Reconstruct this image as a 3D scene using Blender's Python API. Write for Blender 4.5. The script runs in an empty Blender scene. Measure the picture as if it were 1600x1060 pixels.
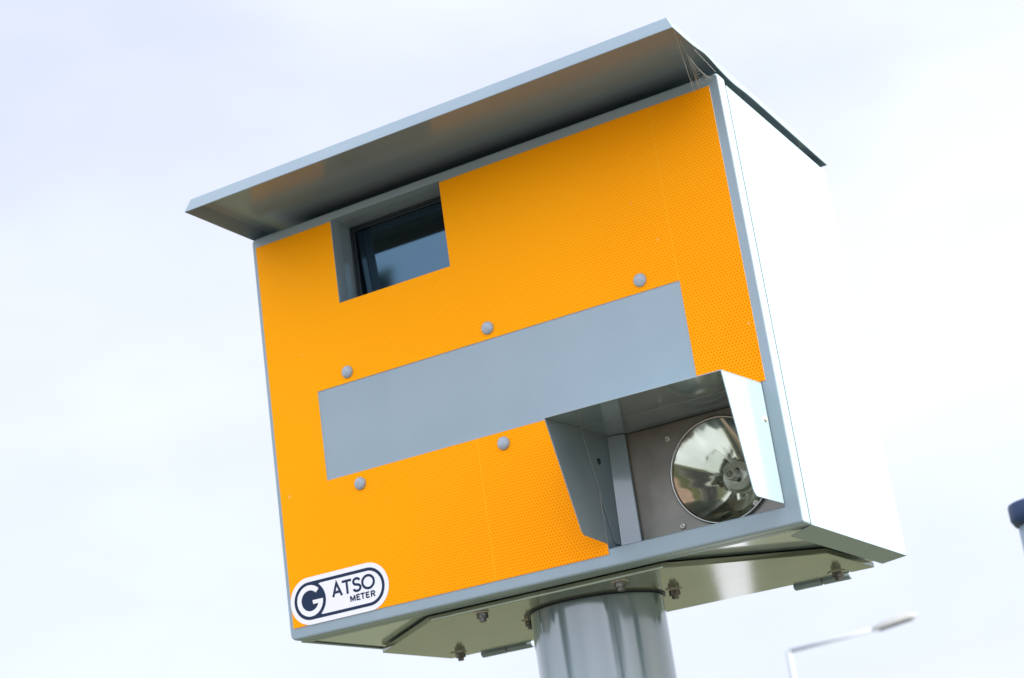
import bpy, bmesh, math, random
from mathutils import Vector, Matrix
random.seed(7)
S = bpy.context.scene
COL = S.collection
rad = math.radians
Z0 = 2.05                                   # height of the housing's underside above the ground

# ------------------------------------------------------------------ camera
cam_d = bpy.data.cameras.new('camera'); cam = bpy.data.objects.new('camera', cam_d); COL.objects.link(cam)
S.camera = cam
right = Vector((0.863316, 0.485555, -0.137557)); down = Vector((-0.264034, 0.202284, -0.943063)); fwd = Vector((-0.430083, 0.850481, 0.302838))
m = Matrix((right, -down, -fwd)).transposed().to_4x4()
m.translation = Vector((1.460949, -2.038717, -0.378601 + Z0))
cam.matrix_world = m
cam_d.sensor_width = 36; cam_d.lens = 2655.48 / 1600 * 36
cam_d.clip_start = 0.05; cam_d.clip_end = 3000
cam_d.dof.use_dof = True; cam_d.dof.focus_distance = 2.28; cam_d.dof.aperture_fstop = 7.5

# ------------------------------------------------------------------ sky, sun, exposure
SUN_EL, SUN_AZ = rad(30), rad(85)           # azimuth measured from +Y towards +X
w = bpy.data.worlds.new('World'); S.world = w; w.use_nodes = True
nt = w.node_tree; N = nt.nodes; L = nt.links
bg = N['Background']
sky = N.new('ShaderNodeTexSky'); sky.sky_type = 'NISHITA'; sky.sun_disc = False
sky.sun_elevation = SUN_EL; sky.sun_rotation = SUN_AZ
sky.air_density = 1.0; sky.dust_density = 1.5; sky.ozone_density = 1.0
tc = N.new('ShaderNodeTexCoord')
mp = N.new('ShaderNodeMapping'); mp.inputs['Scale'].default_value = (1, 1, 2.2)
nz = N.new('ShaderNodeTexNoise'); nz.inputs['Scale'].default_value = 1.7; nz.inputs['Detail'].default_value = 5; nz.inputs['Roughness'].default_value = 0.5
rp = N.new('ShaderNodeValToRGB')
rp.color_ramp.elements[0].position = 0.30; rp.color_ramp.elements[0].color = (0.62, 0.62, 0.62, 1)
rp.color_ramp.elements[1].position = 0.72; rp.color_ramp.elements[1].color = (0.95, 0.95, 0.95, 1)
mixc = N.new('ShaderNodeMixRGB'); mixc.inputs['Color2'].default_value = (5.6, 5.9, 6.3, 1)
L.new(tc.outputs['Generated'], mp.inputs['Vector']); L.new(mp.outputs['Vector'], nz.inputs['Vector'])
L.new(nz.outputs['Fac'], rp.inputs['Fac']); L.new(rp.outputs['Color'], mixc.inputs['Fac'])
# sky behind the camera (-Y) made brighter: added unseen light for the front face
sxy = N.new('ShaderNodeSeparateXYZ'); L.new(tc.outputs['Generated'], sxy.inputs[0])
mr = N.new('ShaderNodeMapRange'); mr.interpolation_type = 'SMOOTHSTEP'
mr.inputs['From Min'].default_value = 0.15; mr.inputs['From Max'].default_value = -0.7; mr.inputs['To Min'].default_value = 0.75; mr.inputs['To Max'].default_value = 1.98
L.new(sxy.outputs[1], mr.inputs['Value'])
nm = N.new('ShaderNodeMapRange'); nm.inputs['From Min'].default_value = 0.35; nm.inputs['From Max'].default_value = 0.7; nm.inputs['To Min'].default_value = 0.93; nm.inputs['To Max'].default_value = 1.12
L.new(nz.outputs['Fac'], nm.inputs['Value'])
mm_ = N.new('ShaderNodeMath'); mm_.operation = 'MULTIPLY'; L.new(mr.outputs['Result'], mm_.inputs[0]); L.new(nm.outputs['Result'], mm_.inputs[1])
vm = N.new('ShaderNodeVectorMath'); vm.operation = 'SCALE'; vm.inputs[0].default_value = (6.0, 6.25, 7.3); L.new(mm_.outputs[0], vm.inputs['Scale'])
L.new(vm.outputs[0], mixc.inputs['Color2'])
L.new(sky.outputs['Color'], mixc.inputs['Color1']); L.new(mixc.outputs['Color'], bg.inputs['Color'])
bg.inputs['Strength'].default_value = 0.08
sd = bpy.data.lights.new('sun', 'SUN'); sd.energy = 5.0; sd.angle = rad(0.5); sd.color = (1, 0.96, 0.88)
so = bpy.data.objects.new('sun', sd); COL.objects.link(so)
sdir = Vector((math.sin(SUN_AZ) * math.cos(SUN_EL), math.cos(SUN_AZ) * math.cos(SUN_EL), math.sin(SUN_EL)))
so.rotation_euler = sdir.to_track_quat('Z', 'Y').to_euler(); so.location = sdir * 30
S.view_settings.view_transform = 'Standard'; S.view_settings.look = 'None'; S.view_settings.gamma = 1
S.view_settings.exposure = 1.38

# ------------------------------------------------------------------ materials
def mat(name, col, rough=0.5, metal=0.0, **kw):
    M = bpy.data.materials.new(name); M.use_nodes = True
    b = M.node_tree.nodes['Principled BSDF']
    b.inputs['Base Color'].default_value = (*col, 1); b.inputs['Roughness'].default_value = rough; b.inputs['Metallic'].default_value = metal
    for k, v in kw.items(): b.inputs[k.replace('_', ' ')].default_value = v
    return M
def add_noise(M, scale=30, c1=None, c2=None, bump=0.0, bscale=400, rlo=None, rhi=None, lo=0.35, hi=0.65):
    t = M.node_tree; b = t.nodes['Principled BSDF']
    co = t.nodes.new('ShaderNodeTexCoord')
    if c1:
        n = t.nodes.new('ShaderNodeTexNoise'); n.inputs['Scale'].default_value = scale; n.inputs['Detail'].default_value = 6
        r = t.nodes.new('ShaderNodeValToRGB'); r.color_ramp.elements[0].position = lo; r.color_ramp.elements[1].position = hi
        r.color_ramp.elements[0].color = (*c1, 1); r.color_ramp.elements[1].color = (*c2, 1)
        t.links.new(co.outputs['Object'], n.inputs['Vector']); t.links.new(n.outputs['Fac'], r.inputs['Fac']); t.links.new(r.outputs['Color'], b.inputs['Base Color'])
        if rlo is not None:
            q = t.nodes.new('ShaderNodeMapRange'); q.inputs['To Min'].default_value = rlo; q.inputs['To Max'].default_value = rhi
            t.links.new(n.outputs['Fac'], q.inputs['Value']); t.links.new(q.outputs['Result'], b.inputs['Roughness'])
    if bump:
        n2 = t.nodes.new('ShaderNodeTexNoise'); n2.inputs['Scale'].default_value = bscale; n2.inputs['Detail'].default_value = 2
        bp = t.nodes.new('ShaderNodeBump'); bp.inputs['Strength'].default_value = bump; bp.inputs['Distance'].default_value = 0.001
        t.links.new(co.outputs['Object'], n2.inputs['Vector']); t.links.new(n2.outputs['Fac'], bp.inputs['Height']); t.links.new(bp.outputs['Normal'], b.inputs['Normal'])
    return M
def specks(M, col, scale, thr):
    """tiny chips and dirt specks of their own shape on the paint"""
    t = M.node_tree; b = t.nodes['Principled BSDF']; co = t.nodes.new('ShaderNodeTexCoord')
    n = t.nodes.new('ShaderNodeTexNoise'); n.inputs['Scale'].default_value = scale; n.inputs['Detail'].default_value = 3
    r = t.nodes.new('ShaderNodeValToRGB'); r.color_ramp.elements[0].position = thr; r.color_ramp.elements[1].position = thr + 0.02
    mx = t.nodes.new('ShaderNodeMixRGB'); mx.inputs['Color2'].default_value = (*col, 1)
    src = b.inputs['Base Color'].links[0].from_socket if b.inputs['Base Color'].links else None
    if src: t.links.new(src, mx.inputs['Color1'])
    else: mx.inputs['Color1'].default_value = b.inputs['Base Color'].default_value
    t.links.new(co.outputs['Object'], n.inputs['Vector']); t.links.new(n.outputs['Fac'], r.inputs['Fac']); t.links.new(r.outputs['Color'], mx.inputs['Fac']); t.links.new(mx.outputs['Color'], b.inputs['Base Color'])
    return M
GREY = (0.25, 0.335, 0.375)
m_grey = add_noise(mat('grey_paint', GREY, 0.32), 9, (0.242, 0.322, 0.362), (0.262, 0.342, 0.382), bump=0.10, bscale=900, rlo=0.24, rhi=0.4)
specks(m_grey, (0.13, 0.17, 0.19), 150, 0.765)
specks(m_grey, (0.33, 0.40, 0.43), 310, 0.77)
m_gloss = add_noise(mat('glossy_grey_paint', GREY, 0.12, Coat_Weight=1.0, Coat_Roughness=0.07, Coat_IOR=1.7), 9, (0.25, 0.34, 0.37), (0.28, 0.37, 0.40), bump=0.05, bscale=260, rlo=0.12, rhi=0.22)
m_zinc = add_noise(mat('mounting_plate_paint', (0.3, 0.32, 0.26), 0.1, 0.35), 14, (0.185, 0.225, 0.16), (0.24, 0.28, 0.195), bump=0.03, bscale=300, rlo=0.07, rhi=0.13)
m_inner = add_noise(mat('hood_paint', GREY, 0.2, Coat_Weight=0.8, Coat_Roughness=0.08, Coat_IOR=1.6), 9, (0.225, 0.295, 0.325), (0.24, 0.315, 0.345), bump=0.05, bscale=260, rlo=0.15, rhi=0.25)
m_pole = add_noise(mat('pole_paint', GREY, 0.2, Coat_Weight=1.0, Coat_Roughness=0.15, Coat_IOR=1.75), 5, (0.12, 0.18, 0.195), (0.145, 0.21, 0.225), bump=0.08, bscale=40, rlo=0.05, rhi=0.12)
m_roof = add_noise(mat('roof_paint', (0.2, 0.26, 0.29), 0.16, Coat_Weight=0.25, Coat_Roughness=0.12), 7, (0.20, 0.27, 0.315), (0.22, 0.29, 0.335), bump=0.05, bscale=300, rlo=0.17, rhi=0.27)
m_pale = add_noise(mat('pale_grey_cap', (0.3, 0.36, 0.41), 0.4), 260, (0.28, 0.34, 0.39), (0.36, 0.41, 0.46))
m_white = mat('white_vinyl', (0.8, 0.8, 0.82), 0.35)
m_navy = mat('navy_print', (0.014, 0.028, 0.065), 0.5)
m_navy.node_tree.nodes['Principled BSDF'].inputs['Specular IOR Level'].default_value = 0.15
m_black = mat('black_rubber', (0.012, 0.02, 0.03), 0.45)
m_glass = mat('tinted_glass', (0.004, 0.008, 0.013), 0.04, 0.0, IOR=1.95, Specular_Tint=(0.40, 0.74, 1.0, 1))
m_chrome = mat('reflector_chrome', (0.58, 0.59, 0.52), 0.085, 1.0)
m_rim = mat('rim_metal', (0.42, 0.42, 0.38), 0.25, 1.0)
m_lampplate = add_noise(mat('lamp_plate', (0.2, 0.2, 0.17), 0.42, 0.3), 20, (0.21, 0.20, 0.17), (0.28, 0.27, 0.23), bump=0.08, bscale=700)
m_cupglass = mat('dull_glass', (0.42, 0.46, 0.36), 0.2, 0.2)
m_clear = mat('clear_glass', (0.95, 0.97, 0.93), 0.03, 0.0, IOR=1.45, Transmission_Weight=1.0)
m_dark = mat('dark_steel', (0.045, 0.06, 0.06), 0.4, 0.6)
m_steel = mat('worn_steel', (0.55, 0.53, 0.47), 0.35, 0.5)
m_nut = add_noise(mat('nut_steel', (0.1, 0.1, 0.09), 0.4, 0.6), 200, (0.07, 0.08, 0.08), (0.22, 0.20, 0.17))
m_web = mat('spider_silk', (0.5, 0.53, 0.53), 0.4)
m_cap = mat('blue_plastic', (0.008, 0.035, 0.105), 0.5)
m_lamp = mat('lamp_galvanised', (0.29, 0.31, 0.34), 0.6)
m_lamphead = mat('lamp_head_paint', (0.34, 0.34, 0.33), 0.6)
m_lampdark = mat('lamp_underside', (0.14, 0.13, 0.12), 0.6)
m_edge = mat('sheet_edge', (0.75, 0.72, 0.66), 0.5)

def hexmat():
    M = bpy.data.materials.new('orange_prismatic_sheet'); M.use_nodes = True
    t = M.node_tree; b = t.nodes['Principled BSDF']
    def n(k): return t.nodes.new(k)
    def V(op, a, b2=None):
        q = n('ShaderNodeVectorMath'); q.operation = op
        t.links.new(a, q.inputs[0])
        if b2 is not None:
            if isinstance(b2, tuple): q.inputs[1].default_value = b2
            else: t.links.new(b2, q.inputs[1])
        return q
    def Mt(op, a, b2=None, b3=None):
        q = n('ShaderNodeMath'); q.operation = op
        for i, x in enumerate((a, b2, b3)):
            if x is None: continue
            if isinstance(x, (int, float)): q.inputs[i].default_value = x
            else: t.links.new(x, q.inputs[i])
        return q.outputs[0]
    co = n('ShaderNodeTexCoord'); sx = n('ShaderNodeSeparateXYZ'); t.links.new(co.outputs['Object'], sx.inputs[0])
    cx = n('ShaderNodeCombineXYZ'); P = 1 / 0.0049
    t.links.new(Mt('MULTIPLY', Mt('ADD', sx.outputs[0], 10.0), P), cx.inputs[0]); t.links.new(Mt('MULTIPLY', Mt('ADD', sx.outputs[2], 10.0), P), cx.inputs[1]); cx.inputs[2].default_value = 0
    r = (1, math.sqrt(3), 1); h = (0.5, math.sqrt(3) / 2, 0)
    a = V('SUBTRACT', V('MODULO', cx.outputs[0], r).outputs[0], h)
    c = V('SUBTRACT', V('MODULO', V('SUBTRACT', cx.outputs[0], h).outputs[0], r).outputs[0], h)
    def dist(v):
        ab = V('ABSOLUTE', v.outputs[0]); s = n('ShaderNodeSeparateXYZ'); t.links.new(ab.outputs[0], s.inputs[0])
        d2 = Mt('ADD', Mt('MULTIPLY', s.outputs[0], 0.5), Mt('MULTIPLY', s.outputs[1], 0.8660254))
        hexd = Mt('MAXIMUM', s.outputs[0], d2)
        # the cells read as rounded lens shapes, so blend the hexagon with a circle
        ln = V('LENGTH', v.outputs[0]).outputs['Value']
        return Mt('ADD', Mt('MULTIPLY', hexd, 0.5), Mt('MULTIPLY', ln, 0.5))
    d = Mt('MINIMUM', dist(a), dist(c))
    er = n('ShaderNodeMapRange'); er.interpolation_type = 'SMOOTHSTEP'
    er.inputs['From Min'].default_value = 0.33; er.inputs['From Max'].default_value = 0.43; t.links.new(d, er.inputs['Value'])
    # cell contrast: angle-dependent retroreflection painted into colour, with noise, stronger to lower right
    nz = n('ShaderNodeTexNoise'); nz.inputs['Scale'].default_value = 3.0; nz.inputs['Detail'].default_value = 2; t.links.new(co.outputs['Object'], nz.inputs['Vector'])
    gx = Mt('MULTIPLY', sx.outputs[0], 0.95); gz = Mt('MULTIPLY', sx.outputs[2], -0.75)
    ct = Mt('ADD', Mt('ADD', gx, gz), Mt('MULTIPLY', nz.outputs['Fac'], 0.7))
    cl = n('ShaderNodeMapRange'); cl.inputs['From Min'].default_value = 0.2; cl.inputs['From Max'].default_value = 1.0
    cl.inputs['To Min'].default_value = 0.33; cl.inputs['To Max'].default_value = 0.95; t.links.new(ct, cl.inputs['Value'])
    inv = Mt('MULTIPLY', Mt('SUBTRACT', 1.0, er.outputs[0]), cl.outputs[0])
    # faint film joints
    seam = None
    for (x0, z0, z1) in ((0.692, 0.36, 0.62), (0.352, 0.0, 0.22)):
        s1 = Mt('LESS_THAN', Mt('ABSOLUTE', Mt('SUBTRACT', sx.outputs[0], x0)), 0.0005)
        s2 = Mt('MULTIPLY', Mt('GREATER_THAN', sx.outputs[2], z0), Mt('LESS_THAN', sx.outputs[2], z1))
        q = Mt('MULTIPLY', s1, s2); seam = q if seam is None else Mt('ADD', seam, q)
    mx = n('ShaderNodeMixRGB'); mx.inputs['Color1'].default_value = (0.97, 0.405, 0.002, 1); mx.inputs['Color2'].default_value = (0.90, 0.20, 0.001, 1)
    t.links.new(inv, mx.inputs['Fac'])
    mx2 = n('ShaderNodeMixRGB'); mx2.inputs['Color2'].default_value = (0.95, 0.46, 0.02, 1)
    t.links.new(Mt('MULTIPLY', seam, 0.6), mx2.inputs['Fac']); t.links.new(mx.outputs[0], mx2.inputs['Color1'])
    # tiny scuffs
    n3 = n('ShaderNodeTexNoise'); n3.inputs['Scale'].default_value = 60; n3.inputs['Detail'].default_value = 4; t.links.new(co.outputs['Object'], n3.inputs['Vector'])
    r3 = n('ShaderNodeValToRGB'); r3.color_ramp.elements[0].position = 0.735; r3.color_ramp.elements[1].position = 0.76; t.links.new(n3.outputs['Fac'], r3.inputs['Fac'])
    mx3 = n('ShaderNodeMixRGB'); mx3.inputs['Color2'].default_value = (0.85, 0.42, 0.12, 1)
    t.links.new(r3.outputs['Color'], mx3.inputs['Fac']); t.links.new(mx2.outputs[0], mx3.inputs['Color1'])
    t.links.new(mx3.outputs[0], b.inputs['Base Color'])
    b.inputs['Roughness'].default_value = 0.45; b.inputs['Specular IOR Level'].default_value = 0.04
    bp = n('ShaderNodeBump'); bp.inputs['Strength'].default_value = 0.15; bp.inputs['Distance'].default_value = 0.0004
    t.links.new(er.outputs[0], bp.inputs['Height']); t.links.new(bp.outputs['Normal'], b.inputs['Normal'])
    return M
m_orange = hexmat()

# ------------------------------------------------------------------ mesh helpers
def link_mesh(name, bm, mt, parent=None, smooth=False):
    me = bpy.data.meshes.new(name)
    bmesh.ops.recalc_face_normals(bm, faces=bm.faces)
    bm.to_mesh(me); bm.free()
    for mm in (mt if isinstance(mt, (list, tuple)) else [mt]): me.materials.append(mm)
    if smooth:
        for p in me.polygons: p.use_smooth = True
    o = bpy.data.objects.new(name, me); COL.objects.link(o)
    if parent: o.parent = parent
    return o
def box(bm, x0, x1, y0, y1, z0, z1):
    v = [bm.verts.new((x, y, z)) for x in (x0, x1) for y in (y0, y1) for z in (z0, z1)]
    for f in ((0, 1, 3, 2), (4, 6, 7, 5), (0, 4, 5, 1), (2, 3, 7, 6), (0, 2, 6, 4), (1, 5, 7, 3)): bm.faces.new([v[i] for i in f])
    return v
def prism(bm, poly, off):
    """closed prism: poly list of 3-D points, extruded by vector off"""
    a = [bm.verts.new(p) for p in poly]; b = [bm.verts.new(Vector(p) + Vector(off)) for p in poly]
    bm.faces.new(a); bm.faces.new(b[::-1]); n = len(a)
    for i in range(n): bm.faces.new((a[i], a[(i + 1) % n], b[(i + 1) % n], b[i]))
def lathe(bm, prof, origin, axis='Y', seg=48, closed=False):
    """prof: list of (radius, along)"""
    ox, oy, oz = origin; rings = []
    for r, h in prof:
        ring = []
        for i in range(seg):
            a = 2 * math.pi * i / seg; c, s = r * math.cos(a), r * math.sin(a)
            p = {'Y': (ox + c, oy + h, oz + s), 'Z': (ox + c, oy + s, oz + h), 'X': (ox + h, oy + c, oz + s)}[axis]
            ring.append(bm.verts.new(p))
        rings.append(ring)
    for a, b in zip(rings, rings[1:]):
        for i in range(seg): bm.faces.new((a[i], a[(i + 1) % seg], b[(i + 1) % seg], b[i]))
    if closed: bm.faces.new(rings[0]); bm.faces.new(rings[-1])
def tube(bm, pts, r, seg=8):
    pts = [Vector(p) for p in pts]; rings = []
    for i, p in enumerate(pts):
        d = (pts[min(i + 1, len(pts) - 1)] - pts[max(i - 1, 0)]).normalized()
        u = d.orthogonal().normalized() if i == 0 else (u - d * u.dot(d)).normalized()
        v = d.cross(u)
        rr = r[i] if isinstance(r, (list, tuple)) else r
        rings.append([bm.verts.new(p + rr * (math.cos(2 * math.pi * k / seg) * u + math.sin(2 * math.pi * k / seg) * v)) for k in range(seg)])
    for a, b in zip(rings, rings[1:]):
        for k in range(seg): bm.faces.new((a[k], a[(k + 1) % seg], b[(k + 1) % seg], b[k]))
    bm.faces.new(rings[0]); bm.faces.new(rings[-1])
def bevel(o, wdt, seg=3, ang=40):
    b = o.modifiers.new('bevel', 'BEVEL'); b.width = wdt; b.segments = seg; b.limit_method = 'ANGLE'; b.angle_limit = rad(ang); b.harden_normals = False
    for p in o.data.polygons: p.use_smooth = True
    wn = o.modifiers.new('wn', 'WEIGHTED_NORMAL'); wn.keep_sharp = True
    return o
def bake(o):
    dg = bpy.context.evaluated_depsgraph_get(); dg.update()
    me = bpy.data.meshes.new_from_object(o.evaluated_get(dg), depsgraph=dg)
    old = o.data; o.modifiers.clear(); o.data = me; me.name = old.name; return o
def cut(o, cutters):
    """cutters: list of bmesh builders; boolean-difference them and apply"""
    tmp = []
    for fn in cutters:
        bm = bmesh.new(); fn(bm); c = link_mesh('cutter', bm, m_grey); tmp.append(c)
        q = o.modifiers.new('b', 'BOOLEAN'); q.operation = 'DIFFERENCE'; q.solver = 'EXACT'; q.object = c
    bake(o)
    for c in tmp: bpy.data.objects.remove(c)
    return o
def empty(name, loc, **props):
    o = bpy.data.objects.new(name, None); COL.objects.link(o); o.location = loc; o.empty_display_size = 0.2
    for k, v in props.items(): o[k] = v
    return o
def prop(o, **kw):
    for k, v in kw.items(): o[k] = v
    return o
# Bool cutters keep world space: parts are built in housing space and parented to an empty

# ================================================================== GROUND
def sheet(name, x0, x1, y0, y1, z, mt):
    bm = bmesh.new(); f = [bm.verts.new(p) for p in ((x0, y0, z), (x1, y0, z), (x1, y1, z), (x0, y1, z))]; bm.faces.new(f)
    return prop(link_mesh(name, bm, mt), kind='structure')
m_grass = add_noise(mat('mown_grass', (0.09, 0.13, 0.03), 0.9), 0.5, (0.052, 0.068, 0.026), (0.098, 0.098, 0.052))
m_asph = add_noise(mat('asphalt', (0.07, 0.07, 0.07), 0.85), 2.0, (0.04, 0.04, 0.04), (0.065, 0.062, 0.058))
m_conc = add_noise(mat('concrete', (0.4, 0.38, 0.34), 0.85), 3.0, (0.24, 0.22, 0.20), (0.33, 0.31, 0.28))
m_line = mat('road_paint', (0.75, 0.75, 0.72), 0.6)
sheet('ground', -400, 400, -400, 400, 0, m_grass)
sheet('road', -400, 400, -12.5, -5.2, 0.004, m_asph)
m_brick = add_noise(mat('pink_paving', (0.33, 0.22, 0.19), 0.85), 3.0, (0.27, 0.17, 0.15), (0.36, 0.25, 0.22))
sheet('pavement', -400, 400, -3.9, -2.1, 0.008, m_brick)
def strip_path(name, p, d, wd, l0, l1, z, mt):
    p, d = Vector(p), Vector(d).normalized(); q = Vector((-d.y, d.x)) * wd / 2
    bm = bmesh.new(); bm.faces.new([bm.verts.new((*(v), z)) for v in (p + d * l0 + q, p + d * l1 + q, p + d * l1 - q, p + d * l0 - q)])
    return prop(link_mesh(name, bm, mt), kind='structure')
m_kerbstone = add_noise(mat('pale_paving', (0.5, 0.5, 0.5), 0.5), 3.0, (0.42, 0.43, 0.44), (0.55, 0.55, 0.55))
strip_path('path', (1.46, -2.04), (-0.352, 0.936), 0.31, 5.5, 60, 0.004, m_kerbstone)
bm = bmesh.new()
box(bm, -400, 400, -5.2, -5.05, -0.05, 0.12); box(bm, -400, 400, -12.65, -12.5, -0.05, 0.12)
prop(link_mesh('kerb', bm, m_conc), kind='structure')
bm = bmesh.new()
for i in range(-20, 20):
    box(bm, i * 6.0, i * 6.0 + 2.5, -8.9, -8.8, 0.0045, 0.009)
prop(link_mesh('road_marking', bm, m_line), kind='structure')

# ================================================================== SPEED CAMERA
T = empty('speed_camera', (0.397, 0.213, 0), label='orange fronted roadside speed camera box on a thick grey pole, with hooded flash lamp', category='speed camera')
H = (-0.397, -0.213, Z0)                    # housing space: x right along the front, y into the box, z up
def place(o):                               # mesh built in housing space, parented to T
    o.parent = T; o.location = H; return o
def part(name, bm, mt, smooth=False, parent=None):
    o = link_mesh(name, bm, mt, None, smooth)
    if parent is None: place(o)
    else: o.parent = parent                 # sub-parts share the housing space of their part
    return o

# --- pole
bm = bmesh.new()
lathe(bm, [(0.0985, -Z0 - 0.05), (0.0985, -0.5), (0.0985, -0.0150), (0.0985, -0.0122), (0.0983, -0.0117), (0.0975, -0.0112), (0.06, -0.0112)], (0.397, 0.213, 0), 'Z', 128)
pole = part('pole', bm, m_pole, True)
pole.data.polygons[0].use_smooth = True
bm = bmesh.new()
lathe(bm, [(0.0, -0.0108), (0.1015, -0.0108), (0.1015, -0.0089), (0.0, -0.0089)], (0.397, 0.213, 0), 'Z', 96)
part('pole_gasket', bm, m_black, False, pole)
bm = bmesh.new()                            # weld seam down the pole
a = rad(238)
tube(bm, [(0.397 + 0.0982 * math.cos(a) , 0.213 + 0.0982 * math.sin(a), z) for z in [-0.013 - i * 0.02 for i in range(60)]], [0.0009 + 0.0004 * math.sin(i * 1.7) for i in range(60)], 6)
part('weld_seam', bm, m_pole, True, pole)

# --- front frame: a shallow pan that carries everything on the front
W, HT = 0.8, 0.6325
bm = bmesh.new(); prof_ = []
for cx_, cz_, rr_, a_ in ((W, 0, 0.004, 270), (W, HT, 0.007, 0), (0, HT, 0.008, 90), (0, 0, 0.010, 180)):
    ox_, oz_ = (cx_ - rr_ if cx_ else rr_), (cz_ - rr_ if cz_ else rr_)
    prof_ += [(ox_ + rr_ * math.cos(rad(a_ + 15 * k_)), 0.0012, oz_ + rr_ * math.sin(rad(a_ + 15 * k_))) for k_ in range(7)]
prism(bm, prof_, (0, 0.0248, 0))
frame = part('front_frame', bm, m_grey)
frame.parent = None; frame.location = (0, 0, 0)
b = frame.modifiers.new('bv', 'BEVEL'); b.width = 0.0038; b.segments = 4; b.limit_method = 'ANGLE'
bake(frame)
WX0, WX1, WZ0, WZ1 = 0.1505, 0.3472, 0.483, 0.6195
FX0, FX1, FZ0, FZ1 = 0.526, 0.778, 0.0245, 0.192
cut(frame, [lambda q: box(q, WX0, WX1, -0.1, 0.1, WZ0 - 0.004, WZ1), lambda q: box(q, FX0, FX1, -0.1, 0.1, FZ0, FZ1)])
place(frame)
bevel(frame, 0.0008, 2, 50)
bm = bmesh.new(); box(bm, 0.0015, 0.7985, 0.0262, 0.044, 0.0001, 0.012)        # bottom return of the pan
bb = part('bottom_return', bm, m_grey, False, frame); bevel(bb, 0.002)

# --- body
bm = bmesh.new(); box(bm, 0.006, 0.794, 0.0265, 0.441, 0.0016, 0.6225)
body = link_mesh('housing_body', bm, m_gloss)
cut(body, [lambda q: box(q, WX0 - 0.0005, WX1 + 0.0005, -0.1, 0.085, WZ0 - 0.0045, WZ1 + .0005), lambda q: box(q, FX0 - 0.0005, FX1 + 0.0005, -0.1, 0.165, FZ0 - 0.0005, FZ1 + .0005)])
place(body)
bm = bmesh.new(); box(bm, 0.03, 0.77, 0.12, 0.43, 0.6226, 0.6540)
part('roof_support', bm, m_dark, False, body)
# side panels with folded bottom lips
def side_panel(x0, x1, xi, sgn):
    bm = bmesh.new()
    box(bm, x0, x1, 0.0275, 0.4455, 0.0, 0.621)
    # mitred, slightly drooping bottom lip
    zt, zi = 0.0, (-0.0065 if sgn > 0 else -0.0002)
    poly = [(x1 if sgn > 0 else x0, 0.0278, -0.0002), (x1 if sgn > 0 else x0, 0.4455, -0.0002), (xi, 0.432, zi), (xi, 0.041, zi)]
    prism(bm, poly, (0, 0, 0.0012))
    o = part('side_panel', bm, m_grey); bevel(o, 0.0008, 2); return o
side_panel(0.7945, 0.8, 0.765, 1); side_panel(0.0, 0.0055, 0.0075, -1)
bm = bmesh.new(); box(bm, 0.0065, 0.7935, 0.4415, 0.4485, 0.006, 0.622)
bevel(part('rear_door', bm, m_grey), 0.002)

# bottom panel screws / slots
for (x, y) in ((0.09, 0.055), (0.045, 0.06), (0.735, 0.052), (0.72, 0.09)):
    bm = bmesh.new(); lathe(bm, [(0.0, -0.0015), (0.0035, -0.0013), (0.0045, 0.0)], (x, y, 0.0036 if y > 0.045 else 0.0), 'Z', 16)
    part('underside_screw', bm, m_dark, True, body)

# --- mounting plate (chamfered at the front)
plate_poly = [(0.2110, 0.0465), (0.5800, 0.0465), (0.752, 0.219), (0.752, 0.433), (0.0130, 0.433), (0.0130, 0.224)]
bm = bmesh.new(); prism(bm, [(x, y, -0.0088) for x, y in plate_poly], (0, 0, 0.0078))
plate = part('mounting_plate', bm, m_zinc); bevel(plate, 0.0008, 2)
def bolt(x, y, r, ang):
    bm = bmesh.new()
    # serrated tab washer
    n = 12; ring = []
    for i in range(n):
        a = 2 * math.pi * i / n + ang; rr = 0.0125 if i % 2 else 0.0098
        if i == 2: rr = 0.0165
        ring.append((x + rr * math.cos(a), y + rr * math.sin(a), -0.0104))
    prism(bm, ring, (0, 0, 0.0015))
    o = part('bolt', bm, m_steel, False, plate)
    bm = bmesh.new()
    prism(bm, [(x + 0.0085 * math.cos(a + ang), y + 0.0085 * math.sin(a + ang), -0.0181) for a in [k * math.pi / 3 for k in range(6)]], (0, 0, 0.0076))
    lathe(bm, [(0.0, -0.0231), (0.0045, -0.0231), (0.005, -0.0224), (0.005, -0.0176)], (x, y, 0), 'Z', 20)
    for f in bm.faces: f.material_index = 0
    # the nut joins its washer as one mesh: a bolt is one small thing
    me2 = bpy.data.meshes.new('nut'); bmesh.ops.recalc_face_normals(bm, faces=bm.faces); bm.to_mesh(me2); bm.free()
    bm = bmesh.new(); bm.from_mesh(o.data); k = len(bm.faces); bm.from_mesh(me2); bm.faces.ensure_lookup_table()
    for f in bm.faces[k:]: f.material_index = 1
    o.data.materials.append(m_nut); bm.to_mesh(o.data); bm.free()
    return bevel(o, 0.0005, 2)
for i, (x, y) in enumerate(((0.288, 0.064), (0.507, 0.064), (0.707, 0.391), (0.061, 0.381), (0.5135, 0.232), (0.281, 0.219))):
    bolt(x, y, 0, 0.5 + i * 0.7)
for x0, x1 in ((0.060, 0.158), (0.617, 0.708)):
    bm = bmesh.new(); mid = (x0 + x1) / 2
    for a, b2 in ((x0, mid - 0.0006), (mid + 0.0006, x1)):
        lathe(bm, [(0.0, a), (0.0055, a), (0.0068, a + 0.0014), (0.0068, b2 - 0.0014), (0.0055, b2), (0.0, b2)], (0, 0.4555, -0.0085), 'X', 24)
    lathe(bm, [(0.003, x0 + 0.003), (0.003, x1 - 0.003)], (0, 0.4555, -0.0085), 'X', 12)
    box(bm, x0 + 0.002, x1 - 0.002, 0.4487, 0.4515, -0.006, 0.03)
    part('hinge', bm, m_grey, True)

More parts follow.
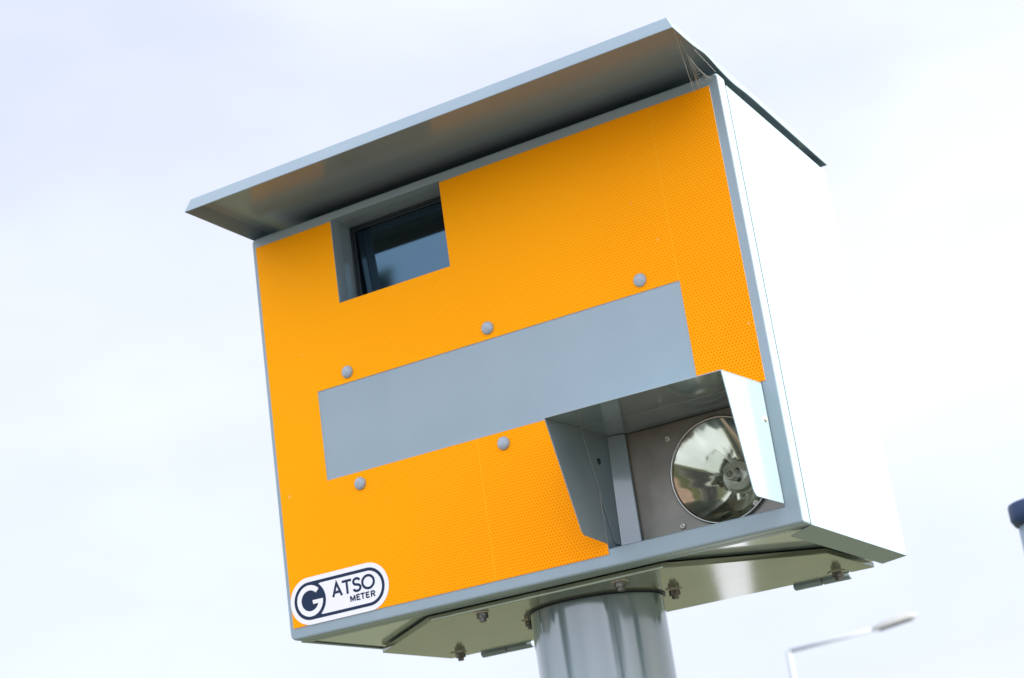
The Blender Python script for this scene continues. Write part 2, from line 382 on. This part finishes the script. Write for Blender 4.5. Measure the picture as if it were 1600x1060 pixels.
# --- roof: folded tray with splayed lips
bm = bmesh.new()
nx, ny = 1, 44
def roof_pt(side, t, low):
    xl0, xl1 = (-0.0035, 0.8035) if low else (0.005, 0.795)
    y0, y1 = (-0.1557, 0.452) if low else (-0.1485, 0.446)
    z = (0.6362 + (0.6338 - 0.6362) * t) if low else 0.6565
    y = y0 + (y1 - y0) * t
    if low and side == 1:
        z += 0.0045 * math.exp(-((y + 0.045) / 0.03) ** 2) - 0.0035 * math.exp(-((y - 0.05) / 0.04) ** 2)
    return Vector((xl1 if side == 1 else xl0, y, z))
rowsR = [(bm.verts.new(roof_pt(1, i / ny, True)), bm.verts.new(roof_pt(1, i / ny, False))) for i in range(ny + 1)]
rowsL = [(bm.verts.new(roof_pt(0, i / ny, True)), bm.verts.new(roof_pt(0, i / ny, False))) for i in range(ny + 1)]
for i in range(ny):
    bm.faces.new((rowsR[i][0], rowsR[i + 1][0], rowsR[i + 1][1], rowsR[i][1]))
    bm.faces.new((rowsL[i][0], rowsL[i][1], rowsL[i + 1][1], rowsL[i + 1][0]))
    bm.faces.new((rowsR[i][1], rowsR[i + 1][1], rowsL[i + 1][1], rowsL[i][1]))
bm.faces.new((rowsR[0][0], rowsR[0][1], rowsL[0][1], rowsL[0][0]))
bm.faces.new((rowsR[-1][0], rowsL[-1][0], rowsL[-1][1], rowsR[-1][1]))
roof = part('roof', bm, m_roof)
so2 = roof.modifiers.new('s', 'SOLIDIFY'); so2.thickness = 0.0018; so2.offset = -1
bake(roof); bevel(roof, 0.0009, 2, 35)

# --- orange sheet with cut-outs
def grid_sheet(x_s, z_s, holes, y0, y1, name, mt, edge):
    bm = bmesh.new(); V = {}
    def v(i, j, k):
        if (i, j, k) not in V: V[(i, j, k)] = bm.verts.new((x_s[i], (y0, y1)[k], z_s[j]))
        return V[(i, j, k)]
    cells = {(i, j) for i in range(len(x_s) - 1) for j in range(len(z_s) - 1)
             if not any(h[0] < (x_s[i] + x_s[i + 1]) / 2 < h[1] and h[2] < (z_s[j] + z_s[j + 1]) / 2 < h[3] for h in holes)}
    for (i, j) in cells:
        bm.faces.new((v(i, j, 0), v(i + 1, j, 0), v(i + 1, j + 1, 0), v(i, j + 1, 0)))
        bm.faces.new((v(i, j, 1), v(i, j + 1, 1), v(i + 1, j + 1, 1), v(i + 1, j, 1)))
        for (di, dj, a, b2) in ((-1, 0, (i, j), (i, j + 1)), (1, 0, (i + 1, j), (i + 1, j + 1)), (0, -1, (i, j), (i + 1, j)), (0, 1, (i, j + 1), (i + 1, j + 1))):
            if (i + di, j + dj) not in cells:
                f = bm.faces.new((v(*a, 0), v(*b2, 0), v(*b2, 1), v(*a, 1))); f.material_index = 1
    o = part(name, bm, [mt, edge]); return o
holes = [(WX0, WX1, WZ0, 1), (0.0945, 0.6925, 0.2200, 0.3575), (0.5265, 1, -1, 0.1915)]
front = grid_sheet([0.0083, 0.0945, WX0, WX1, 0.5265, 0.6925, 0.7848], [0.0172, 0.1915, 0.2200, 0.3575, WZ0, 0.6160],
                   holes, 0.0, 0.0016, 'reflective_panel', m_orange, m_edge)

# --- rivet heads around the blanked strip
for (x, z) in ((0.151, 0.3735), (0.394, 0.3738), (0.6364, 0.3745), (0.1512, 0.2023), (0.3936, 0.2033), (0.6364, 0.2036)):
    bm = bmesh.new(); R = 0.0096
    lathe(bm, [(R, -0.0002), (R, -0.0012), (R * 0.93, -0.0026), (R * 0.78, -0.0040), (R * 0.55, -0.0050), (R * 0.28, -0.0055), (0.0004, -0.0057)], (x, 0, z), 'Y', 32)
    part('rivet', bm, m_pale, True)

# --- camera window: grey reveal is the cut pan and body; gasket and glass inside
win = grid_sheet([WX0 + 0.0006, WX0 + 0.004, WX1 - 0.004, WX1 - 0.0006], [WZ0 - 0.003, WZ0 + 0.0, WZ1 - 0.004, WZ1 - 0.0006],
                 [(WX0 + 0.004, WX1 - 0.004, WZ0 + 0.0, WZ1 - 0.004)], 0.052, 0.070, 'window_frame', m_black, m_black)
bm = bmesh.new(); x0_, x1_, z0_, z1_ = WX0 + 0.0042, WX1 - 0.0042, WZ0 + 0.0002, WZ1 - 0.0042
prism(bm, [(x0_, 0.0655, z0_), (x0_, 0.0580, z1_), (x1_, 0.0580, z1_), (x1_, 0.0655, z0_)], (0, 0.004, 0))      # leans out a little at the top
part('window_glass', bm, m_glass, False, win)
bm = bmesh.new()                            # thin bead round the glass
box(bm, WX0 + 0.0042, WX0 + 0.0072, 0.0545, 0.0565, WZ0 + 0.0002, WZ1 - 0.0042); box(bm, WX0 + 0.0074, WX1 - 0.0074, 0.0545, 0.0565, WZ1 - 0.0072, WZ1 - 0.0042)
box(bm, WX1 - 0.0072, WX1 - 0.0042, 0.0545, 0.0565, WZ0 + 0.0002, WZ1 - 0.0042)
part('glass_bead', bm, m_dark, False, win)

# --- sticker
ST = -0.0003
def pill(cx0, cx1, cz, r, y, n=32):
    pts = [(cx1 + r * math.cos(a), y, cz + r * math.sin(a)) for a in [(-0.5 + i / n) * math.pi for i in range(n + 1)]]
    pts += [(cx0 + r * math.cos(a), y, cz + r * math.sin(a)) for a in [(0.5 + i / n) * math.pi for i in range(n + 1)]]
    return pts
CZ, X0c, X1c = 0.0514, 0.0425, 0.1455
bm = bmesh.new(); prism(bm, pill(X0c, X1c, CZ, 0.0345, -0.0005), (0, 0.0004, 0))
sticker = part('maker_sticker', bm, m_white); sticker['label'] = 'white pill shaped sticker with navy border and lettering'
def band(outer, inner, y, th, name, mt, closed=True):
    bm = bmesh.new(); n = len(outer)
    ao = [bm.verts.new((p[0], y, p[2])) for p in outer]; ai = [bm.verts.new((p[0], y, p[2])) for p in inner]
    for i in range(n if closed else n - 1):
        bm.faces.new((ao[i], ao[(i + 1) % n], ai[(i + 1) % n], ai[i]))
    r = bmesh.ops.extrude_face_region(bm, geom=bm.faces[:]); 
    for g in r['geom']:
        if isinstance(g, bmesh.types.BMVert): g.co.y += th
    return part(name, bm, mt, False, sticker)
band(pill(X0c, X1c, CZ, 0.0275, 0), pill(X0c, X1c, CZ, 0.0230, 0), -0.00075, 0.0003, 'navy_border', m_navy)
bm = bmesh.new()
prism(bm, [(X0c + 0.0275 * math.cos(a) + 0.0008, -0.0008, CZ + 0.0275 * math.sin(a)) for a in [2 * math.pi * i / 64 for i in range(64)]], (0, 0.00025, 0))
# slivers between the disc and the straight border, as printed
prism(bm, [(0.0428, -0.0007, CZ + 0.0274), (0.0640, -0.0007, CZ + 0.0232), (0.0590, -0.0007, CZ + 0.0215), (0.05, -0.0007, CZ + 0.02)], (0, 0.00015, 0))
prism(bm, [(0.0428, -0.0007, CZ - 0.0274), (0.0640, -0.0007, CZ - 0.0232), (0.0590, -0.0007, CZ - 0.0215), (0.05, -0.0007, CZ - 0.02)], (0, 0.00015, 0))
part('navy_disc', bm, m_navy, False, sticker)
gc = (0.0431, CZ)
ro, ri = 0.0228, 0.0152
a0, a1 = rad(42), rad(360)
arc = [a0 + (a1 - a0) * i / 60 for i in range(61)]
out = [(gc[0] + ro * math.cos(a), 0, gc[1] + ro * math.sin(a)) for a in arc]; inn = [(gc[0] + ri * math.cos(a), 0, gc[1] + ri * math.sin(a)) for a in arc]
bm = bmesh.new(); n = len(out)
ao = [bm.verts.new((p[0], -0.0011, p[2])) for p in out]; ai = [bm.verts.new((p[0], -0.0011, p[2])) for p in inn]
for i in range(n - 1): bm.faces.new((ao[i], ao[i + 1], ai[i + 1], ai[i]))
bar = [(0.0475, -0.0011, CZ), (gc[0] + ri, -0.0011, CZ), (gc[0] + ri * math.cos(rad(-22)), -0.0011, gc[1] + ri * math.sin(rad(-22))), (0.0480, -0.0011, CZ - 0.0056)]
bm.faces.new([bm.verts.new(q) for q in bar])
r = bmesh.ops.extrude_face_region(bm, geom=bm.faces[:])
for g in r['geom']:
    if isinstance(g, bmesh.types.BMVert): g.co.y += 0.00025
part('letter_g', bm, m_white, False, sticker)
def ribbon(bm, pts, wd, y):
    """flat stroke of constant width through 2-D points"""
    n = len(pts); closed = pts[0] == pts[-1]; P = [Vector(p) for p in (pts[:-1] if closed else pts)]; n = len(P); Ls = []
    for i, p in enumerate(P):
        a = P[i - 1] if (i or closed) else None; c = P[(i + 1) % n] if (i < n - 1 or closed) else None
        t1 = (p - a).normalized() if a is not None else None; t2 = (c - p).normalized() if c is not None else None
        t1 = t1 if t1 is not None else t2; t2 = t2 if t2 is not None else t1
        n1 = Vector((-t1.y, t1.x)); n2 = Vector((-t2.y, t2.x)); mt_ = (n1 + n2).normalized(); k = wd / 2 / max(0.35, mt_.dot(n1))
        Ls.append([bm.verts.new((q.x, yy, q.y)) for q in (p + mt_ * k, p - mt_ * k) for yy in (y, -0.00045)])
    for i in range(n if closed else n - 1):
        a, b2 = Ls[i], Ls[(i + 1) % n]
        bm.faces.new((a[0], b2[0], b2[2], a[2])); bm.faces.new((a[0], a[1], b2[1], b2[0])); bm.faces.new((a[2], b2[2], b2[3], a[3]))
    if not closed:
        for a in (Ls[0], Ls[-1]): bm.faces.new((a[0], a[2], a[3], a[1]))
def ell(cx, cz, rx, rz, a0, a1, n=20): return [(cx + rx * math.cos(rad(a0 + (a1 - a0) * i / n)), cz + rz * math.sin(rad(a0 + (a1 - a0) * i / n))) for i in range(n + 1)]
_o = ell(.5, .5, .42, .42, 0, 360, 36); _o[-1] = _o[0]
GL = {  # unit cell strokes, stroke half width about .08
 'A': [[(.08, 0), (.5, .96), (.92, 0)], [(.24, .31), (.76, .31)]],
 'T': [[(.0, .92), (1, .92)], [(.5, .0), (.5, .86)]],
 'S': [ell(.5, .72, .34, .20, 15, 90, 6)[:-1] + ell(.5, .71, .34, .21, 90, 250, 12)[:-1] + ell(.5, .29, .36, .21, 70, -90, 12)[:-1] + ell(.5, .28, .38, .20, 270, 192, 6)],
 'O': [_o],
 'M': [[(.09, 0), (.09, .97)], [(.13, .90), (.5, .18), (.87, .90)], [(.91, .97), (.91, 0)]],
 'E': [[(.14, 0), (.14, 1)], [(.2, .91), (.9, .91)], [(.2, .52), (.8, .52)], [(.2, .09), (.95, .09)]],
 'R': [[(.14, 0), (.14, 1)], [(.2, .91), (.6, .91)] + ell(.6, .70, .24, .21, 80, -80, 8) + [(.6, .49), (.2, .49)], [(.52, .45), (.88, 0)]]}
def lettering(items, wd, name):
    bm = bmesh.new(); k = 0
    for ch, x0, x1, z0, z1 in items:
        for st in GL[ch]:
            k += 1
            ribbon(bm, [(x0 + (x1 - x0) * p[0], z0 + (z1 - z0) * p[1]) for p in st], wd, -0.00070 - 0.00001 * (k % 5))
    part(name, bm, m_navy, False, sticker)
lettering([('A', .0822, .1005, .0485, .0685), ('T', .1010, .1172, .0485, .0690), ('S', .1180, .1342, .0478, .0692), ('O', .1340, .1575, .0478, .0696)], 0.0037, 'lettering')
lettering([('M', .1125, .1215, .0361, .0447), ('E', .1232, .1300, .0361, .0447), ('T', .1305, .1382, .0361, .0447), ('E', .1395, .1463, .0361, .0447), ('R', .1480, .1560, .0361, .0447)], 0.0021, 'lettering')

# --- flash unit: folded liner, strip flange, lamp plate, bowl reflector, tube, hood
def wall_x(bm, x, yz, th): prism(bm, [(x, y, z) for y, z in yz], (th, 0, 0))
bm = bmesh.new()
wall_x(bm, 0.5268, [(-0.0300, 0.1875), (0.0240, 0.0350), (0.0260, 0.0335), (0.064, 0.0335), (0.064, 0.1885), (-0.0290, 0.1885)], 0.0012)
wall_x(bm, 0.7762, [(-0.0100, 0.1875), (0.0100, 0.0262), (0.064, 0.0262), (0.064, 0.1885), (-0.0095, 0.1885)], 0.0012)
prism(bm, [(0.5282, -0.0290, 0.1875), (0.776, -0.0095, 0.1875), (0.776, 0.064, 0.1875), (0.5282, 0.064, 0.1875)], (0, 0, 0.0011))
box(bm, 0.5282, 0.776, 0.012, 0.064, 0.0262, 0.0273)
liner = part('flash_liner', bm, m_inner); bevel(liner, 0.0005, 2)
bm = bmesh.new()                                                           # angled strip down the left of the recess
prism(bm, [(0.5284, 0.0490, 0.1868), (0.5520, 0.0560, 0.1868), (0.5520, 0.0560, 0.0325), (0.5284, 0.0400, 0.0325)], (0.0004, 0.0030, 0))
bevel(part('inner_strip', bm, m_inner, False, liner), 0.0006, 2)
for (xx, yy, zz) in ((0.5282, 0.0098, 0.146),):
    bm = bmesh.new(); lathe(bm, [(0.0, 0.0028), (0.0025, 0.0026), (0.0042, 0.0012), (0.0046, 0.0)], (xx, yy, zz), 'X', 20)
    part('screw', bm, m_dark, True, liner)
LCX, LCZ = 0.6815, 0.1050
RS = 1.035
def plate_hole(bm, x0, x1, z0, z1, y0, y1, cx, cz, r, n=72):
    ring = [(cx + r * math.cos(2 * math.pi * i / n), cz + r * math.sin(2 * math.pi * i / n)) for i in range(n)]
    outer = []
    for i in range(n):
        a = 2 * math.pi * i / n; c, s = math.cos(a), math.sin(a)
        t = min(((x1 - cx) / c if c > 0 else (x0 - cx) / c) if abs(c) > 1e-9 else 9, ((z1 - cz) / s if s > 0 else (z0 - cz) / s) if abs(s) > 1e-9 else 9)
        outer.append((cx + c * t, cz + s * t))
    for crn in ((x0, z0), (x0, z1), (x1, z0), (x1, z1)):
        k = min(range(n), key=lambda i: (outer[i][0] - crn[0]) ** 2 + (outer[i][1] - crn[1]) ** 2); outer[k] = crn
    A = [[bm.verts.new((p[0], y, p[1])) for p in L_] for L_ in (outer, ring) for y in (y0, y1)]
    of, ob, rf, rb = A
    for i in range(n):
        j = (i + 1) % n
        bm.faces.new((of[i], of[j], rf[j], rf[i])); bm.faces.new((ob[i], rb[i], rb[j], ob[j]))
        bm.faces.new((of[i], ob[i], ob[j], of[j])); bm.faces.new((rf[i], rf[j], rb[j], rb[i]))
bm = bmesh.new(); plate_hole(bm, 0.5285, 0.7758, 0.0275, 0.1868, 0.0640, 0.0655, LCX, LCZ, 0.0705 * RS)
back = part('backing_plate', bm, m_lampplate)
bm = bmesh.new(); plate_hole(bm, 0.5730, 0.7700, 0.0282, 0.1845, 0.0612, 0.0636, LCX, LCZ, 0.0700 * RS)
lampplate = part('lamp_plate', bm, m_lampplate)
bm = bmesh.new(); D = 0.066; prof = []
for i in range(29):
    r = 0.0685 + (0.0185 - 0.0685) * i / 28; prof.append((r * RS, 0.058 + D * (1 - (r / 0.0685) ** 2)))
lathe(bm, prof, (LCX, 0, LCZ), 'Y', 96)
for v in bm.verts:                                                          # slight ripple of pressed metal
    a = math.atan2(v.co.z - LCZ, v.co.x - LCX); rr = math.hypot(v.co.x - LCX, v.co.z - LCZ)
    v.co.y += rr / 0.07 * (0.00050 * math.sin(5 * a + 1) + 0.00030 * math.sin(9 * a + 2) + 0.00010 * math.sin(23 * a))
refl = part('reflector', bm, m_chrome, True)
bm = bmesh.new()
lathe(bm, [(q_ * RS, h_) for q_, h_ in ((0.0674, 0.0600), (0.0674, 0.0560), (0.0684, 0.0545), (0.0698, 0.0545), (0.0708, 0.0562), (0.0708, 0.0612))], (LCX, 0, LCZ), 'Y', 96)
part('rim', bm, m_rim, True, refl)
yb = 0.058 + D * (1 - (0.0185 / 0.0685) ** 2)
bm = bmesh.new(); lathe(bm, [(0.0195, yb + 0.002), (0.0195, yb - 0.004), (0.0185, yb - 0.0052), (0.009, yb - 0.006), (0.0003, yb - 0.006)], (LCX, 0, LCZ), 'Y', 48)
part('bulb_base', bm, m_cupglass, True, refl)
for sz in (0.0065, -0.0065):
    bm = bmesh.new(); lathe(bm, [(0.0, -0.0025), (0.003, -0.0023), (0.0036, 0.0)], (LCX + 0.002, yb - 0.006, LCZ + sz), 'Y', 16)
    part('terminal', bm, m_dark, True, refl)
bm = bmesh.new(); pts = []
for i in range(70):                                                          # coiled flash tube
    a = i / 69 * 2 * math.pi * 3.2; pts.append((LCX - 0.002 + 0.0042 * math.cos(a), yb - 0.011 - 0.014 * i / 69, LCZ + 0.0042 * math.sin(a)))
tube(bm, pts, 0.0011, 8)
part('flash_tube', bm, m_cupglass, True, refl)
bm = bmesh.new()
lathe(bm, [(0.0086, -0.006), (0.0086, -0.025), (0.0078, -0.0285), (0.0055, -0.031), (0.0003, -0.0322)], (LCX - 0.002, yb, LCZ), 'Y', 32)
part('glass_dome', bm, m_clear, True, refl)
for (x, z) in ((0.6123, 0.1655), (0.6128, 0.0432), (0.7205, 0.0502), (0.7205, 0.1655)):
    bm = bmesh.new(); lathe(bm, [(0.0048, 0.0), (0.0046, -0.0018), (0.0036, -0.0030), (0.0014, -0.0034), (0.0013, -0.0022), (0.0002, -0.0022)], (x, 0.0612, z), 'Y', 20)
    part('screw', bm, m_steel, True, lampplate)
# hood
def arc_corner(p, a, b2, r, n=6):
    p, a, b2 = Vector(p), Vector(a), Vector(b2); u = (a - p).normalized(); v = (b2 - p).normalized(); half = u.angle(v) / 2
    t = r / math.tan(half); c = p + (u + v).normalized() * (r / math.sin(half)); s, e = p + u * t, p + v * t
    res = []
    for i in range(n + 1):
        q = s.lerp(e, i / n); res.append(c + (q - c).normalized() * r)
    return [(q.x, q.y) for q in res]
bm = bmesh.new()
Lp = [(0.0008, 0.1895), (-0.1310, 0.1835)] + arc_corner((-0.0700, 0.0365), (-0.1310, 0.1835), (0.0008, 0.0318), 0.012) + [(0.0008, 0.0318)]
wall_x(bm, 0.5252, Lp, 0.0014)
Rp = [(0.0008, 0.1890), (-0.1405, 0.1790)] + arc_corner((-0.1020, 0.0262), (-0.1405, 0.1790), (0.0008, 0.0290), 0.012) + [(0.0008, 0.0290)]
wall_x(bm, 0.7768, Rp, 0.0016)
prism(bm, [(0.5253, 0.0008, 0.1895), (0.7783, 0.0008, 0.1890), (0.7783, -0.1405, 0.1790), (0.5253, -0.1310, 0.1835)], (0, 0, 0.0014))
bmesh.ops.remove_doubles(bm, verts=bm.verts, dist=0.00005)
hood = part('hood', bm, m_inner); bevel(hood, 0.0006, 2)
bm = bmesh.new(); lathe(bm, [(0.0044, 0.0), (0.004, 0.0014), (0.0022, 0.0024), (0.0002, 0.0026)], (0.7785, -0.0120, 0.1388), 'X', 20)
part('screw', bm, m_steel, True, hood)

# --- cobweb under the roof corner
A = Vector((0.8015, -0.150, 0.6385)); B = Vector((0.7626, 0.0002, 0.6131)); Dv = Vector((0.7990, 0.0006, 0.6285))
def wp(s, t): return A + (B - A) * s + (Dv - A) * t
bm = bmesh.new()
def thread(pts, r): tube(bm, pts, r, 4)
thread([wp(s, 0) for s in (0, 0.33, 0.66, 1.0)], 0.00028)
thread([wp(0.02 + 0.0 * i, 0.45 + 0.5 * i / 4) + Vector((0.001, 0, 0.001)) for i in range(5)], 0.00016)
for k in range(11):                                                          # sagging arcs gathered into the corner
    f = 0.18 + 0.075 * k; pts = []
    for i in range(13):
        u = i / 12; d = (1 - f) * 0.62 + 0.02 * math.sin(k * 3.1)
        apex = 1 - d * math.sin(math.pi * u) ** 0.8
        jit = random.uniform(-0.010, 0.010)
        s = (apex + jit) * (0.80 - 0.62 * u * (0.6 + 0.4 * f)) ; t = (apex + jit) - s
        pts.append(wp(s, t) + Vector((0, -0.0012, 0)))
    thread(pts, 0.00011)
for (s0, t0, s1, t1) in ((0.45, 0.15, 0.95, 0.03), (0.35, 0.3, 0.75, 0.2), (0.25, 0.25, 0.6, 0.35), (0.12, 0.1, 0.5, 0.3)):
    pts = [wp(s0 + (s1 - s0) * i / 8 + random.uniform(-0.012, 0.012), t0 + (t1 - t0) * i / 8 + random.uniform(-0.012, 0.012)) + Vector((0, -0.0008, 0)) for i in range(9)]
    thread(pts, 0.00011)
web = link_mesh('cobweb', bm, m_web); web.location = (0, 0, Z0)
prop(web, label='thin pale cobweb strung under the right front corner of the roof', category='cobweb')

# ================================================================== BACKGROUND STREET LAMP
lamp = empty('street_lamp', (-11.75, 35.72, 0), label='out of focus pale street lamp with a bent arm in the distance', category='street lamp')
bm = bmesh.new(); tube(bm, [(0, 0, 0), (0, 0, 1.2), (0, 0, 1.25), (0, 0, Z0 + 3.81)], [0.12, 0.12, 0.09, 0.055], 16)
link_mesh('lamp_pole', bm, m_lamp, lamp, True)
bm = bmesh.new(); tube(bm, [(0, 0, Z0 + 3.80), (0.93, 0.3, Z0 + 3.89), (1.95, 0.62, Z0 + 3.99)], [0.045, 0.04, 0.035], 12)
link_mesh('lamp_arm', bm, m_lamp, lamp, True)
bm = bmesh.new(); d0 = Vector((1.87, 0.61, Z0 + 3.975)); d1 = Vector((2.86, 0.90, Z0 + 4.15)); ax = (d1 - d0).normalized(); sd_ = Vector((-ax.y, ax.x, 0)).normalized(); up = ax.cross(sd_)
def head_ring(t, hw, h0, h1): return [d0.lerp(d1, t) + sd_ * a * hw + up * b2 for a, b2 in ((-1, h0), (1, h0), (0.8, h1), (-0.8, h1))]
R0 = [head_ring(0, 0.06, -0.03, 0.05), head_ring(0.3, 0.14, -0.03, 0.11), head_ring(0.8, 0.15, -0.03, 0.10), head_ring(1, 0.08, -0.03, 0.03)]
vs = [[bm.verts.new(p) for p in rr] for rr in R0]
for a, b2 in zip(vs, vs[1:]):
    for k in range(4): bm.faces.new((a[k], a[(k + 1) % 4], b2[(k + 1) % 4], b2[k]))
bm.faces.new(vs[0]); bm.faces.new(vs[-1])
bevel(link_mesh('lamp_head', bm, m_lamphead, lamp), 0.015)
bm = bmesh.new()
R1 = [[d0.lerp(d1, t) + sd_ * a * hw + up * h for a, h in ((-1, -0.075), (1, -0.075), (1, -0.033), (-1, -0.033))] for t, hw in ((0.12, 0.09), (0.9, 0.11))]
vs = [[bm.verts.new(p) for p in rr] for rr in R1]
for k in range(4): bm.faces.new((vs[0][k], vs[0][(k + 1) % 4], vs[1][(k + 1) % 4], vs[1][k]))
bm.faces.new(vs[0]); bm.faces.new(vs[1])
link_mesh('lamp_lens', bm, m_lampdark, lamp)

# ================================================================== BLUE CAPPED POST
cxp, cyp = 0.692 + 0.070 * 0.872 - 0.004, 1.887 + 0.070 * 0.49
post = empty('capped_post', (cxp, cyp, 0), label='grey post with a dark blue cap at the right edge of the photo', category='post')
bm = bmesh.new(); lathe(bm, [(0.074, 0), (0.074, Z0 + 0.240)], (0, 0, 0), 'Z', 48, True)
link_mesh('post_shaft', bm, m_grey, post, True)
bm = bmesh.new(); lathe(bm, [(0.075, Z0 + 0.232), (0.079, Z0 + 0.232), (0.084, Z0 + 0.240), (0.0875, Z0 + 0.246), (0.0875, Z0 + 0.276), (0.0855, Z0 + 0.2815), (0.080, Z0 + 0.284), (0.0, Z0 + 0.289)], (0, 0, 0), 'Z', 64)
link_mesh('post_cap', bm, m_cap, post, True)

# ================================================================== TREES mirrored in the window and the bowl
m_bark = add_noise(mat('bark', (0.10, 0.08, 0.06), 0.9), 6, (0.07, 0.055, 0.04), (0.14, 0.12, 0.09))
m_leaf = add_noise(mat('leaf', (0.07, 0.11, 0.03), 0.6), 3, (0.05, 0.09, 0.02), (0.11, 0.15, 0.045))
def tree(x, y, h, r, label):
    t = empty('leafy_tree', (x, y, 0), label=label, category='tree')
    bm = bmesh.new(); tube(bm, [(0, 0, -0.1), (0.05, 0, h * 0.3), (0, 0.08, h * 0.6), (0.05, 0, h * 0.85)], [0.22, 0.17, 0.11, 0.04], 10)
    for k in range(9):
        a = k * 2.4; z = h * (0.3 + 0.05 * k); e = Vector((math.cos(a), math.sin(a), 0.7)) * r * 0.75
        tube(bm, [(0, 0, z), (e.x * 0.5, e.y * 0.5, z + e.z * 0.4), (e.x, e.y, z + e.z)], [0.08, 0.05, 0.02], 6)
    link_mesh('trunk', bm, m_bark, t, True)
    bm = bmesh.new(); clumps = []
    for k in range(46):
        d = Vector((random.gauss(0, 1), random.gauss(0, 1), random.gauss(0, 1))).normalized() * random.uniform(0.45, 1) 
        clumps.append((Vector((d.x * r, d.y * r, h * 0.64 + d.z * h * 0.34)), random.uniform(0.35, 0.7) * r * 0.5))
    for c, cr in clumps:
        for q in range(170):
            p = c + Vector((random.gauss(0, 1), random.gauss(0, 1), random.gauss(0, 1))).normalized() * cr * random.uniform(0.6, 1.05)
            u = Vector((random.gauss(0, 1), random.gauss(0, 1), random.gauss(0, 1))).normalized(); v = u.orthogonal().normalized(); s = random.uniform(0.11, 0.22)
            bm.faces.new([bm.verts.new(p + u * s), bm.verts.new(p + v * s * 0.6), bm.verts.new(p - u * s), bm.verts.new(p - v * s * 0.6)])
    link_mesh('crown', bm, m_leaf, t)
tree(-13.1, -16.5, 10.5, 3.0, 'tall leafy green tree across the road, seen only mirrored in the window')
tree(11.5, -9.5, 9.0, 3.6, 'broad leafy green tree to the right of the photographer, mirrored in the pole')
tree(19.5, -0.5, 8.5, 1.9, 'slender leafy green tree beyond the right hand side, mirrored in the pole edge')
